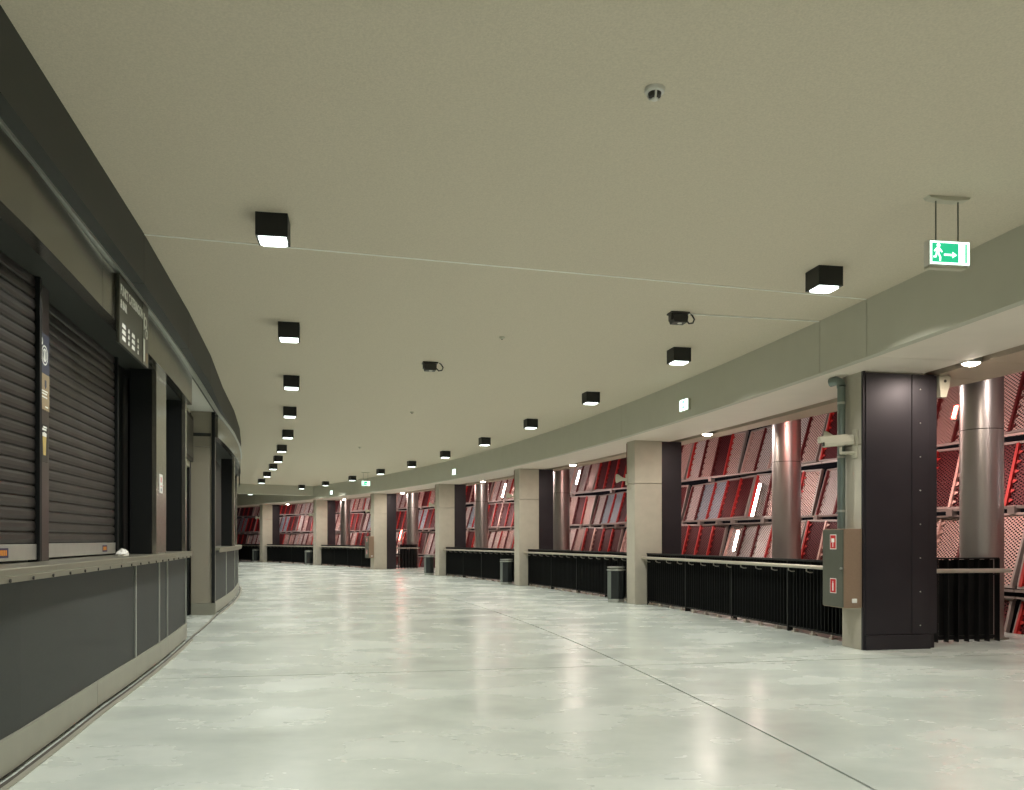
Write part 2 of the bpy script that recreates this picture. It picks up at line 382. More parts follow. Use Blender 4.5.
post(2.44, 2.58, -.0, 'slim steel end post where the near counter ends at the lobby', 'steel')
post(12.1, 12.5, -.02, 'pale steel post on the distant serving counter', 'steel')
post(18.2, 18.4, -.0, 'end post of the distant serving counter', 'steel')
for a, b in ((-.52, .05), (.72, 2.64)):
    MB().sweep(PL, lin_s(a, b), rect(-.44, -.38, 1.24, 3.31)).build('opening_panel', 'black', wl)
# poster and stickers
t = thing('poster', 'blue and tan poster with white round emblem on the bronze post', 'poster', frameL(-3.49, -.2495, 2.37))
MB().box(0, .006, -.135, .135, .27, .57).build('sheet', 'slate', t, label='slate-blue upper half')
MB().box(0, .006, -.135, .135, 0, .27).build('sheet', 'tan', t, label='tan lower half')
def ring(mb, cy, cz, r0, r1, x0=.0062, x1=.0072, n=28):
    vs = []; fs = []
    for k in range(n):
        a = 2 * pi * k / n; vs += [(x1, cy + r0 * cos(a), cz + r0 * sin(a)), (x1, cy + r1 * cos(a), cz + r1 * sin(a)), (x0, cy + r1 * cos(a), cz + r1 * sin(a)), (x0, cy + r0 * cos(a), cz + r0 * sin(a))]
    for k in range(n):
        b = 4 * ((k + 1) % n); a = 4 * k
        for j in range(4): fs.append((a + j, a + (j + 1) % 4, b + (j + 1) % 4, b + j))
    return mb.add(vs, fs)
em = MB(); ring(em, .02, .41, .064, .075); ring(em, .02, .41, .04, .05); ring(em, -.055, .505, .012, .03)
em.prism([(.0, .37), (.04, .37), (.03, .45), (.02, .46), (.01, .45)], .0062, .0075, 'x').build('emblem', 'ink', t)
MB().prism([(.02, .225), (.06, .225), (.06, .18), (.04, .16), (.02, .18)], .0062, .0075, 'x').build('crest', 'slate', t)
lm = MB()
for z, a, b in ((.135, -.09, .09), (.115, -.09, .07), (.09, -.07, .08), (.02, -.1, -.06), (.02, .03, .1)): lm.box(.0062, .0072, a, b, z, z + .011)
lm.build('print_lines', 'ink', t)
t = thing('drinks_sticker', 'small dark sticker showing a filled glass, below the poster on the bronze post', 'sticker', frameL(-3.47, -.2495, 1.98))
MB().box(0, .004, -.08, .08, 0, .28).build('sheet', 'grey_dark', t)
MB().prism([(-.028, .05), (.028, .05), (.045, .19), (-.045, .19)], .0042, .0056, 'x').build('glass', 'beer', t)
MB().prism([(-.047, .19), (.047, .19), (.05, .215), (.0, .225), (-.05, .215)], .0042, .0058, 'x').build('foam', 'ink', t)
lm = MB(); lm.box(.0042, .005, -.05, .05, .235, .25); lm.box(.0042, .005, -.03, .06, .255, .268); lm.build('print_lines', 'ink', t)
t = thing('notice_sticker', 'white notice with red lines and a dark dot on the stainless post', 'sticker', frameL(.32, -.0295, 1.93))
MB().box(0, .004, -.10, .10, 0, .215).build('sheet', 'paper', t)
lm = MB()
for z in (.17, .155, .14, .125, .075): lm.box(.0042, .005, -.04, .05, z, z + .008)
lm.build('print_lines', 'red', t)
MB().lathe([(.022, 0), (.022, .001)], 16).build('dot', 'navy', t, Matrix.Translation((.004, 0, .035)) @ Matrix.Rotation(pi / 2, 4, 'Y'))
# menu board sign over the counter
t = thing('menu_sign', 'hanging catering sign board with white lettering on the left steel fascia', 'sign', frameL(-1.82, .08, 3.10))
MB().box(-.028, 0, -.58, .58, 0, .60).build('board', 'board', t, bevel=.004)
MB().box(.0, .004, .33, .58, 0, .60).build('side_field', 'steel_dark', t)
text_mesh('lettering', 'PUNKT CATERINGOWY', .125, 'ink', t, Matrix.Translation((.002, -.55, .43)) @ FACE_HALL, sx=.70)
text_mesh('lettering', '& BAR', .10, 'ink', t, Matrix.Translation((.002, -.55, .315)) @ FACE_HALL, sx=.85)
pm = MB()
for cy, w in ((-.50, .13), (-.27, .05), (-.13, .12), (.10, .05)):
    for k in range(3):
        pm.prism([(cy, .045 + k * .055), (cy + w, .045 + k * .055), (cy + w - .01, .08 + k * .055), (cy + .015, .08 + k * .055)], .002, .004, 'x')
pm.build('pictograms', 'ink', t)['kind'] = 'stuff'
pm = MB(); ring(pm, .45, .42, .035, .06, .0042, .0055); ring(pm, .50, .32, .03, .05, .0042, .0055)
pm.prism([(.36, .5), (.41, .5), (.40, .34), (.37, .34)], .0042, .0055, 'x'); pm.prism([(.36, .03), (.41, .03), (.42, .25), (.35, .25)], .0042, .0055, 'x')
pm.build('pictograms', 'ink', t)['kind'] = 'stuff'
MB().prism([(.46, .03), (.54, .03), (.55, .13), (.45, .13)], .0042, .0055, 'x').build('pictograms', 'tan', t)
t = thing('lobby_sign', 'framed dark notice board high in the recessed lobby between the counters', 'sign', frameL(6.0, -.415, 2.82))
MB().box(-.02, .03, -1.0, 1.0, 0, .82).build('board_frame', 'grey_dark', t, bevel=.006)
MB().box(.03, .034, -.92, .92, .07, .75).build('print_sheet', 'board', t)
for sv, lb in ((17.4, 'dark hanging menu sign at the end of the distant counter'), (20.0, 'small black sign box on the wall at the far end of the left front')):
    t = thing('hanging_sign', lb, 'sign', frameL(sv, .03, 2.95 if sv < 18 else 3.0))
    MB().box(-.028, 0, -.5, .5, 0, .55).build('board', 'board' if sv < 18 else 'lamp_body', t, bevel=.004)
# crumpled paper on the counter
def blob(nm, s, o, r, label):
    random.seed(int(s * 100) + 3)
    t = MB(); prof = []
    n = 14
    vs = []; fs = []
    for i, (rr, z) in enumerate(((1.0, 0), (1.02, .25), (.8, .6), (.4, .9))):
        for k in range(n):
            a = 2 * pi * k / n; q = rr * random.uniform(.82, 1.15)
            vs.append((r * .6 * q * cos(a), r * 1.6 * q * sin(a), r * .8 * z * random.uniform(.8, 1.15)))
    for i in range(3):
        for k in range(n): fs.append((i * n + k, i * n + (k + 1) % n, (i + 1) * n + (k + 1) % n, (i + 1) * n + k))
    fs += [tuple(range(n))[::-1], tuple(range(3 * n, 4 * n))]
    return tag(t.add(vs, fs).build(nm, 'paper', None, frameL(s, o, 1.2355)), label, 'paper')
blob('crumpled_paper', -1.05, -.18, .09, 'crumpled white paper napkin lying on the near counter before the shutter')

# ------------------------------------------------------------------ ceiling cube lamps
LW = .268; LH = .20
lb_me = None
def cube_lamp(s, d, label, grp, power=LAMP_W):
    global lb_me
    t = thing('ceiling_lamp', label, 'lamp', frame(s, d, ZC), grp)
    h = LW / 2; w = .014
    if lb_me is None:
        b = MB(); b.box(-h, h, -h, -h + w, -LH, 0); b.box(-h, h, h - w, h, -LH, 0); b.box(-h, -h + w, -h + w, h - w, -LH, 0); b.box(h - w, h, -h + w, h - w, -LH, 0); b.box(-h + w, h - w, -h + w, h - w, -LH + .05, -LH + .06)
        c = .03; q = h - w - .006
        pts = [(-q, -q + c), (-q + c, -q), (q - c, -q), (q, -q + c), (q, q - c), (q - c, q), (-q + c, q), (-q, q - c)]
        lb_me = (b.mesh('housing', 'lamp_body'), MB().prism(pts, -LH - .012, -LH + .045, 'z').mesh('diffuser', 'glow'))
    link(lb_me[0], 'housing', t); link(lb_me[1], 'diffuser', t)
    area('lamp_light', Matrix.Translation((0, 0, -LH - .016)), .24, power, (1.0, .99, .955), t, spread=radians(140))
    return t
ordn = ['nearest', 'second', 'third', 'fourth', 'fifth', 'sixth', 'seventh', 'eighth', 'ninth', 'tenth', 'eleventh', 'twelfth', 'thirteenth', 'fourteenth']
rights = [(-2.13, -1.52), (1.70, -1.57), (5.62, -1.61), (9.44, -1.64), (13.30, -1.63), (17.2, -1.63), (21.0, -1.62), (24.9, -1.60), (29.06, -1.46), (33.2, -1.32), (36.4, -1.40), (40.3, -1.55), (43.7, -1.55)]
for i, (s, d) in enumerate(rights):
    cube_lamp(s, d, f'black cube ceiling lamp, {ordn[i]} of the right-hand row counted from the camera', 'right row of ceiling cube lamps')
lefts = [(-2.64, -6.99), (1.42, -7.10), (5.40, -7.14), (9.23, -7.09), (13.45, -6.88), (17.35, -6.66), (21.05, -6.28), (24.45, -5.89), (28.64, -5.28), (33.1, -4.43)]
for i, (s, d) in enumerate(lefts):
    cube_lamp(s, d, f'black cube ceiling lamp, {ordn[i]} of the left-hand row counted from the camera', 'left row of ceiling cube lamps')
for i, s in enumerate((-6.3, -10.3, -14.3, -18.2)):
    cube_lamp(s, -1.6, f'black cube ceiling lamp, {ordn[i]} right-hand one behind the camera', 'right row of ceiling cube lamps')
    cube_lamp(s - .5, -7.0, f'black cube ceiling lamp, {ordn[i]} left-hand one behind the camera', 'left row of ceiling cube lamps')

# ------------------------------------------------------------------ pillars
PN = ['nearest pillar, clad in blackened steel on its near side', 'second pillar from the right', 'third pillar from the right', 'fourth pillar from the right', 'fifth pillar from the right, with a steel cabinet', 'sixth pillar from the right, far off', 'seventh and farthest pillar, beside the left front']
for i in range(7):
    s = i * BAY
    t = thing('concrete_pillar', 'concrete ' + PN[i] + ' under the soffit', 'pillar', frame(s, 0), 'pillars along the outer side')
    for z0, z1 in ((0, 2.596), (2.604, ZS)): MB().box(0, .64 if i else .90, -.42, 0, z0, z1).build('concrete_block', 'concrete', t, bevel=.006)
    if i == 0:
        MB().box(.90, 1.06, -.40, -.06, 0, ZS).build('back_cladding', 'clad', t)
        for d0, d1, y in ((.03, .68, -.47), (.685, .92, -.475), (.92, 1.06, -.45)):
            MB().box(d0, d1, y, -.42 if d0 < .9 else -.40, .19, ZS - .02).build('cladding_plate', 'clad', t, bevel=.004)
        MB().box(.02, .94, -.49, -.42, 0, .185).build('base_plate', 'clad', t, bevel=.004)
        MB().box(.0, .03, -.46, -.421, 0, ZS).build('corner_strip', 'clad', t)
        bo = MB().lathe([(.009, 0), (.009, .006), (.004, .009)], 8).mesh('bolt', 'alu')
        for k in range(8): link(bo, 'bolt', t, Matrix.Translation((.80, -.475, .30 + k * .43)) @ Matrix.Rotation(pi / 2, 4, 'X'))
    else:
        MB().box(.65, 1.14, -.36, -.06, 0, ZS).build('steel_cladding', 'clad', t, bevel=.006, label='dark steel cladding of the outer part')

# ------------------------------------------------------------------ balustrades
fin_me = MB().box(-.04, .04, -.006, .006, 0, .99).mesh('fin', 'rail_black')
foot_me = MB().box(-.03, .05, -.035, .035, 0, .025).box(-.012, .012, -.02, .02, .025, .06).mesh('foot', 'handrail')
clamp_me = MB().tube([(0, 0, 0), (.0, 0, -.05), (.05, 0, -.07), (.10, 0, -.07)], .009, 6).mesh('bracket', 'handrail')
BN = {0: 'long black balustrade of upright fins between the nearest and second pillar', 1: 'black fin balustrade between the second and third pillar from the right', 2: 'black fin balustrade between the third and fourth pillar from the right', 4: 'black fin balustrade between the fifth and sixth pillar, far off', 5: 'black fin balustrade between the sixth and seventh pillar, far off', 6: 'farthest black fin balustrade, beyond the seventh pillar'}
for i, lb in BN.items():
    a, b = i * BAY + .03, (i + 1) * BAY - .45
    t = thing('balustrade', lb, 'balustrade', frame((a + b) / 2, .32), 'black balustrades along the outer side'); inv = frame((a + b) / 2, .32).inverted()
    def Q(s, d, z): return inv @ P(s, d, z)
    n = int((b - a) / .092)
    for k in range(n + 1):
        s = a + (b - a) * k / n; link(fin_me, 'fin', t, inv @ frame(s, .32, .08))
    sl = lin_s(a, b, .5)
    MB().sweep(Q, sl, rect(.265, .375, 1.07, 1.10)).build('top_rail', 'rail_black', t)
    MB().sweep(Q, sl, rect(.28, .36, .06, .085)).build('bottom_rail', 'rail_black', t)
    MB().sweep(Q, sl, rect(.372, .378, .085, 1.07)).build('back_sheet', 'rail_black', t)
    for q in (0.005, .25, .5, .75, .995):
        s = a + (b - a) * q; MB().box(-.055, .05, -.018, .018, 0, 1.09).build('post', 'rail_black', t, inv @ frame(s, .32))
    MB().tube([Q(s, .18, 1.0) for s in lin_s(a + .05, b + .12, .5)], .03, 10).build('handrail', 'handrail', t, smooth=True, label='steel handrail')
    m_ = 15
    for k in range(m_):
        s = a + .15 + (b - a - .3) * k / (m_ - 1)
        link(clamp_me, 'bracket', t, inv @ frame(s, .18, .985)); link(foot_me, 'foot', t, inv @ frame(s, .28, 0))
for s, lb in ((.02, 'short black fin gate with steel handrail beside the clad pillar at right'), (4 * BAY + .0, 'short fin gate with pale handrail far off beside the fifth pillar')):
    t = thing('short_balustrade', lb, 'balustrade', frame(s, 1.08))
    ln = 1.27
    g8 = MB().box(-.006, .006, -.045, .045, 0, 1.13).mesh('fin', 'rail_black')
    for k in range(9): link(g8, 'fin', t, Matrix.Translation((.01 + k * ln / 8, 0, 0.01)))
    MB().box(0, ln, -.05, .05, 1.13, 1.15).build('top_rail', 'rail_black', t)
    MB().box(.02, ln, .02, .04, .05, .09).build('bottom_rail', 'rail_black', t)
    MB().box(.42, ln, .055, .065, .03, 1.12).build('back_panel', 'rail_black', t)
    MB().tube([(-.02, -.13, .975), (ln + .10, -.13, .975)], .03, 12).build('handrail', 'handrail', t, smooth=True, label='pale steel handrail')
    for x in (.15, 1.18): MB().tube([(x, -.13, .96), (x, -.13, .93), (x, -.04, .92)], .01, 6).build('bracket', 'rail_black', t)

# ------------------------------------------------------------------ steel columns
for s, lb in ((.46, 'thick round steel column behind the short gate at right'), (5.45, 'round steel column behind the nearest long balustrade'), (11.3, 'round steel column hidden behind the second pillar'), (17.3, 'round steel column between the second and third pillar'), (24.2, 'round steel column between the third and fourth pillar'), (31.5, 'round steel column behind the far short gate'), (39.7, 'farthest round steel column, beyond the fifth pillar')):
    t = thing('steel_column', lb, 'column', frame(s, 2.5), 'round steel columns outside')
    MB().lathe([(.28, -1.0), (.28, 2.94)], 40).build('shaft', 'column', t, smooth=True)
    MB().lathe([(.274, 2.94), (.274, 2.952)], 40).build('joint_ring', 'joint', t)
    MB().lathe([(.28, 2.952), (.28, 5.2)], 40).build('shaft', 'column', t, smooth=True)
    if s < 1: MB().lathe([(.34, 0), (.34, .012), (.285, .014)], 40).build('floor_collar', 'kick', t)

# ------------------------------------------------------------------ facade: tilted panels of ribs and mesh on rails
ROWS = [(-.62, .57), (.57, 1.84), (1.84, 3.02), (3.02, 4.32)]
LEAN = .28
def FD(z): return 3.9 + (z - 1.84) * LEAN
wr = struct('wall_right', MB().sweep(P, lin_s(-8, S1, 2), rect(5.4, 5.5, 4.75, 4.9)), 'frame')
tooth = []
mesh_cache = {}
def rib_mesh(h, m):
    k = ('rib', round(h, 2), m)
    if k not in mesh_cache:
        b = MB().box(-.026, .026, .0, .055, .03, h - .03)
        z = .08
        while z < h - .1:
            b.prism([(-.022, z), (-.10, z + .04), (-.105, z + .062), (-.022, z + .08)], .018, .034, 'y'); z += .16
        mesh_cache[k] = b.mesh('rib', m)
    return mesh_cache[k]
def sheet_mesh(w, h, m):
    k = ('sheet', round(w, 2), round(h, 2), m)
    if k not in mesh_cache: mesh_cache[k] = MB().box(-w / 2, w / 2, .006, .010, .03, h - .03).mesh('mesh_sheet', m)
    return mesh_cache[k]
def frame_mesh(w, h):
    k = ('frame', round(w, 2), round(h, 2))
    if k not in mesh_cache:
        b = MB(); b.box(-w / 2, w / 2, -.02, .04, 0, .04); b.box(-w / 2, w / 2, -.02, .04, h - .04, h)
        for x in (-w / 2, w / 2 - .045): b.box(x, x + .045, -.02, .05, .04, h - .04)
        mesh_cache[k] = b.mesh('facade_panel', 'frame')
    return mesh_cache[k]
RED = ['mesh_red'] * 6; 
def panel(a, b, z0, z1, sheets, ribs, tilt):
    sm = (a + b) / 2; gap = .06
    p0, p1 = P(a, FD(z0), z0), P(b, FD(z0), z0); T = (p1 - p0); w = T.length - gap; T.normalize()
    mid = (p0 + p1) / 2
    n = Vector((cos(th(sm)), sin(th(sm)), 0))
    v = (n * LEAN + Vector((0, 0, 1))).normalized(); y = v.cross(T).normalized(); v = T.cross(y).normalized()
    h = (z1 - z0) * math.sqrt(1 + LEAN ** 2) - .12
    mt = Matrix(((T.x, y.x, v.x, 0), (T.y, y.y, v.y, 0), (T.z, y.z, v.z, 0), (0, 0, 0, 1)))
    mt = Matrix.Translation(mid + v * .06) @ mt @ Matrix.Rotation(tilt[0], 4, 'Z') @ Matrix.Rotation(tilt[1], 4, 'X')
    po = link(frame_mesh(w, h), 'facade_panel', wr, mt)
    k = len(sheets); sw = (w - .08) / k
    for j in range(k):
        x = -w / 2 + .04 + sw * (j + .5)
        link(sheet_mesh(sw - .01, h, sheets[j]), 'mesh_sheet', po, Matrix.Translation((x, 0, 0)))
        link(rib_mesh(h, ribs[j]), 'rib', po, Matrix.Translation((x + sw / 2 - .02, 0, 0)))
per = 5.68
def row_bounds(r):
    off = (6.65, 6.55, 6.65, 6.7)[r]; seq = ((2.31, 3.37), (3.37, 2.31), (2.31, 3.37), (3.37, 2.31))[r]
    out = []; k = -3
    while off + per * k < 58:
        out.append((off + per * k, off + per * k + seq[0])); out.append((off + per * k + seq[0], off + per * (k + 1))); k += 1
    return out
rs = random.Random(11)
for r, (z0, z1) in enumerate(ROWS):
    for a, b in row_bounds(r):
        if a < -7: continue
        if r == 0 and not (a < 9 or 20 < a < 38): continue
        wide = b - a > 3
        if wide:
            if r == 2 and rs.random() < .75: sh = ['mesh_red', 'mesh_red', 'mesh_grey', 'mesh_grey', 'mesh_silver']; rb = ['rib_red', 'rib_red', 'rib_red', 'rib_dark', 'rib_dark']
            elif rs.random() < .5: sh = ['mesh_pink', 'mesh_silver', 'mesh_silver', 'mesh_silver', 'mesh_pink']; rb = ['rib_dark', 'rib_dark', 'rib_light', 'rib_dark', 'rib_light']
            else: sh = ['mesh_pink', 'mesh_pink', 'mesh_silver', 'mesh_silver', 'mesh_silver']; rb = ['rib_dark', 'rib_red', 'rib_dark', 'rib_dark', 'rib_light']
            if a < 5.5 and rs.random() < .6: sh = ['mesh_pink'] * 5
            if r == 0: sh = ['mesh_red'] * 5; rb = ['rib_red', 'rib_dark', 'rib_red', 'rib_light', 'rib_red']
            tl = (radians(-3.6), radians(1.2))
        else:
            if rs.random() < .75: sh = ['mesh_red'] * 4; rb = ['rib_red', 'rib_red', 'rib_light' if rs.random() < .6 else 'rib_red', 'rib_red']
            else: sh = ['mesh_pink', 'mesh_red', 'mesh_pink', 'mesh_silver']; rb = ['rib_red', 'rib_dark', 'rib_dark', 'rib_red']
            tl = (radians(4.2), radians(-1.5))
        panel(a, b, z0, z1, sh, rb, tl)
# rails with their brackets
for zi, z in enumerate((.57, 1.84, 3.02)):
    for a, b in row_bounds(1):
        if a < -7 or (zi == 0 and not (a < 9 or 20 < a < 38)): continue
        rb = MB(); d = FD(z)
        rb.sweep(P, lin_s(a + .01, b - .01, 1.0), rect(d - .12, d - .04, z + .035, z + .075))
        if zi != 2: rb.sweep(P, lin_s(a + .01, b - .01, 1.0), rect(d - .10, d - .04, z - .065, z - .035))
        for q in (.12, .5, .88) if zi == 1 else (.5,):
            m_ = frame(a + (b - a) * q, d - .08, z); rb.box(-.07, .05, -.07, .07, -.05, .06, m_)
        rb.build('facade_rail', 'frame', wr)

# ------------------------------------------------------------------ outside: ground, street lamps, floodlights, added facade fill lights
gb = struct('floor_outside', MB().box(-120, 160, -40, 220, -7.2, -7.0), 'ground')
for k, (s, d, z) in enumerate(((-3.5, 34, -1.5), (-6.5, 44, -1.6), (-1.0, 40, -2.6), (-4.4, 52, -3.0))):
    t = thing('street_lamp', f'distant orange street lamp glimpsed through the mesh at right, {ordn[k]} of the four', 'street lamp', frame(s, d, -7.0), 'street lamps outside')
    MB().tube([(0, 0, 0), (0, 0, z + 7)], [.09, .05], 8).build('pole', 'grey_dark', t)
    MB().lathe([(.02, 0), (.16, .05), (.18, .14), (.12, .24), (.02, .28)], 12).build('lamp_head', 'street', t, Matrix.Translation((0, 0, z + 7)))
def flood(s, z0, ln, m, lb, col, pw):
    d = FD(z0) - .26
    mt = frame(s, d, z0) @ Matrix.Rotation(math.atan(LEAN), 4, 'Y')
    t = thing('strip_floodlight', lb, 'floodlight', mt, 'strip floodlights on the facade')
    MB().box(-.0, .06, -.06, .06, -.03, ln + .03).build('housing', 'frame', t)
    MB().box(-.012, .0, -.045, .045, 0, ln).build('lens', m, t)
    area('strip_light', Matrix.Translation((-.02, 0, ln / 2)) @ Matrix.Rotation(-pi / 2, 4, 'Y'), ln, pw, col, t, sy=.08)
flood(8.52, 1.96, .80, 'flood', 'bright strip floodlight right of the middle facade panel, beside the near column', (1, .85, .8), 22)
flood(8.95, 1.12, .50, 'flood', 'lower bright strip floodlight behind the nearest long balustrade', (1, .85, .8), 12)
flood(25.3, 3.2, .62, 'flood', 'bright strip floodlight beside the column past the third pillar', (1, .85, .8), 18)
flood(19.2, 3.42, .5, 'flood', 'bright strip floodlight high beside the column past the second pillar', (1, .85, .8), 14)
flood(35.1, 1.35, .55, 'flood_red', 'red glaring strip floodlight over the far short gate', (1, .4, .3), 14)
flood(35.9, .55, .5, 'flood', 'low glaring white floodlight behind the far short gate', (1, .9, .85), 18)
flood(2.85, 3.52, .22, 'flood_red', 'small red floodlight beside the top of the clad pillar', (1, .15, .12), 10)
# fill lights added above the outer soffit edge to brighten the panels
FB = ['bay right of the clad pillar', 'bay over the nearest balustrade', 'bay past the second pillar', 'bay past the third pillar', 'bay of the far gate', 'bay past the fifth pillar', 'bay past the sixth pillar', 'bay past the seventh pillar']
last = -99
for k in range(-1, 7):
    for j, q in enumerate((.2, .53, .86)):
        s = (k + q) * BAY - .2
        for c in (.46, 5.45, 11.3, 17.3, 24.2, 31.5, 39.7):
            if abs(s - c) < 1.5: s = c + 1.6
        if s - last < .8: continue
        last = s
        wht = (k * 3 + j) % 4 != 1
        t = thing('added_facade_fill', f'added fill light above soffit edge, {["near", "middle", "far"][j]} one in the {FB[k + 1]}', 'floodlight', frame(s, outer(s) - .02, 3.605), 'added facade fill lights above the soffit edge')
        MB().box(-.07, .05, -.30, .30, 0, .12).build('housing', 'frame', t, bevel=.005)
        MB().box(.05, .055, -.28, .28, .01, .11).build('lens', 'white', t)
        area('fill_light', Matrix.Translation((.07, 0, .06)) @ Matrix.Rotation(radians(-62), 4, 'Y'), .09, FILL_W, (1, .88, .84) if wht else (1, .45, .40), t, sy=.55)

# ------------------------------------------------------------------ soffit spots in the dark slot
for k, (s, lb) in enumerate(((-8.6, 'round soffit spot off frame to the right'), (-1.16, 'round lit soffit spot right of the clad pillar'), (5.86, 'round lit soffit spot over the nearest long balustrade'), (13.2, 'round lit soffit spot between the second and third pillar'), (20.6, 'round lit soffit spot between the third and fourth pillar'), (29.2, 'round lit soffit spot near the fifth pillar'), (36.5, 'round soffit spot beyond the fifth pillar'), (44.2, 'round soffit spot beyond the sixth pillar'))):
    t = thing('soffit_spot', lb, 'spotlight', frame(s, .97, ZS), 'spots in the soffit slot')
    MB().lathe([(.12, .09), (.12, -.012), (.10, -.014), (.10, .03)], 24, cap=False).build('trim_ring', 'alu', t, smooth=True)
    MB().lathe([(.098, -.004), (.085, -.025), (.05, -.04), (.015, -.044)], 24).build('lens', 'spot_glow', t, smooth=True)
    area('spot_light', Matrix.Translation((0, 0, -.05)), .14, SPOT_W, (1.0, .86, .76), t)

# ------------------------------------------------------------------ litter bins
for k, (s, lb) in enumerate(((8.02, 'black litter bin beside the second pillar from the right'), (15.75, 'black litter bin beside the third pillar from the right'), (23.42, 'black litter bin beside the fourth pillar, near the far gate'), (38.78, 'black litter bin beside the sixth pillar'), (46.4, 'black litter bin beside the seventh pillar, far off'))):
    t = thing('litter_bin', lb, 'bin', frame(s, -.10) @ Matrix.Rotation(radians(12), 4, 'Z'), 'litter bins by the pillars')
    def octo(r, c=.38):
        return [(-r, -r * c), (-r * c, -r), (r * c, -r), (r, -r * c), (r, r * c), (r * c, r), (-r * c, r), (-r, r * c)]
    MB().prism(octo(.185), .08, .70, 'z').build('body', 'bin', t, bevel=.004)
    MB().prism([(p * 1.0, q) for p, q in octo(.175)], 0, .08, 'z').build('base', 'alu', t, bevel=.003)
    MB().box(-.188, -.18, -.07, .07, .09, .69).build('side_panel', 'bin_side', t)
    MB().prism(octo(.20), .70, .735, 'z').build('rim', 'alu', t, bevel=.004)
    MB().prism(octo(.15), .735, .755, 'z').build('ashtray', 'steel_dark', t)
    MB().prism(octo(.19), .765, .785, 'z').build('lid', 'alu', t, bevel=.004)

# ------------------------------------------------------------------ hose cabinets
def pict(mb, polys, x0, x1):
    for pl in polys: mb.prism(pl, x0, x1, 'x')
    return mb
for s, lb in ((0.0, 'steel fire hose cabinet with two red symbols on the nearest pillar'), (4 * BAY, 'distant steel fire hose cabinet on the fifth pillar')):
    t = thing('hose_cabinet', lb, 'cabinet', frame(s, -.004, .53))
    MB().box(-.25, 0, -.44, .02, 0, 1.0).build('body', 'cabinet_side', t, bevel=.004)
    dd = MB().box(-.268, -.252, -.435, .015, .01, .99).build('door', 'cabinet', t, bevel=.003)
    MB().tube([(-.268, -.415, .50), (-.285, -.415, .50)], .016, 10).build('lock', 'alu', dd)
    for z, kind in ((.74, 'hose'), (.18, 'ext')):
        st = MB().box(-.271, -.2685, -.30, -.16, z, z + .19).build('symbol_plate', 'ink', dd)
        MB().box(-.2725, -.271, -.29, -.17, z + .01, z + .18).build('red_field', 'red', dd)
        p = MB()
        if kind == 'hose':
            pict(p, [[(-.26, z + .09), (-.215, z + .09), (-.215, z + .14), (-.26, z + .14)], [(-.235, z + .03), (-.222, z + .03), (-.222, z + .09), (-.235, z + .09)], [(-.215, z + .10), (-.195, z + .085), (-.195, z + .145), (-.215, z + .13)]], -.2735, -.2725)
        else:
            pict(p, [[(-.242, z + .03), (-.215, z + .03), (-.215, z + .13), (-.242, z + .13)], [(-.235, z + .13), (-.222, z + .13), (-.222, z + .155), (-.235, z + .155)]], -.2735, -.2725)
        p.build('symbol', 'ink', dd)
    MB().box(-.14, -.07, -.443, -.4405, .065, .12).build('label_plate', 'paper', t)
t = thing('drain_pipe', 'grey vertical drain pipe on the corridor face of the nearest pillar', 'pipe', frame(-.10, -.075))
MB().tube([(0, 0, 1.535), (0, 0, 3.38)], .05, 16).build('pipe', 'pipe', t, smooth=True)
MB().tube([(0, 0, 3.38), (0, .02, 3.44), (-.03, .06, 3.465), (-.07, .14, 3.455)], .058, 16).build('elbow', 'pipe', t, smooth=True)
for z in (1.75, 2.45, 3.15): MB().lathe([(.054, z), (.054, z + .03)], 16).build('pipe_clip', 'alu', t)

# ------------------------------------------------------------------ cameras and horn speakers on the pillars
for i in range(7):
    s = i * BAY
    t = thing('wall_horn', f'round cream wall speaker on the {["nearest", "second", "third", "fourth", "fifth", "sixth", "seventh"][i]} pillar', 'speaker', frame(s, 0, 2.70) , 'round wall speakers on the pillars')
    MB().box(-.03, 0, -.04, .0, -.12, .12).build('bracket', 'cream', t)
    MB().tube([(-.02, 0, .0), (-.10, .05, .02), (-.17, .10, .03), (-.19, .115, .03)], [.03, .045, .095, .10], 18).build('horn', 'cream', t, smooth=True)
    if i:
        MB().tube([(-.012, -.03, .12), (-.012, -.03, .79)], .008, 6).build('cable', 'cable', t)
t = thing('security_camera', 'cream security camera housing on a bracket, on the nearest pillar', 'camera', frame(-.30, 0, 2.60))
MB().box(-.02, 0, -.05, .05, -.16, .20).build('wall_plate', 'cream', t, bevel=.003)
MB().tube([(-.02, 0, -.10), (-.20, .02, -.10), (-.20, .02, -.02)], .022, 10).build('arm', 'cream', t, smooth=True)
hm = Matrix.Translation((-.22, .02, .05)) @ Matrix.Rotation(radians(-14), 4, 'Z') @ Matrix.Rotation(radians(-5), 4, 'Y')
MB().prism([(-.055, -.06), (.055, -.06), (.07, -.02), (.06, .05), (.03, .065), (-.03, .065), (-.06, .05), (-.07, -.02)], -.20, .17, 'x').build('housing', 'cream', t, hm, bevel=.006)
MB().prism([(-.07, .0), (.07, .0), (.062, .062), (.03, .078), (-.03, .078), (-.062, .062)], -.25, .10, 'x').build('sunshield', 'cream', t, hm)
MB().prism([(-.045, -.045), (.045, -.045), (.045, .04), (-.045, .04)], -.203, -.2, 'x').build('lens_window', 'grey_dark', t, hm)
t = thing('soffit_camera', 'beige bracketed detector hanging under the soffit right of the clad pillar', 'camera', frame(-.42, 1.17, 3.52))
MB().box(-.07, .07, -.03, .05, -.02, .0).build('mount_plate', 'cream', t)
MB().prism([(-.09, -.03), (.08, -.02), (.05, -.20), (-.08, -.22)], -.05, .03, 'y').build('bracket', 'cream', t, bevel=.006)
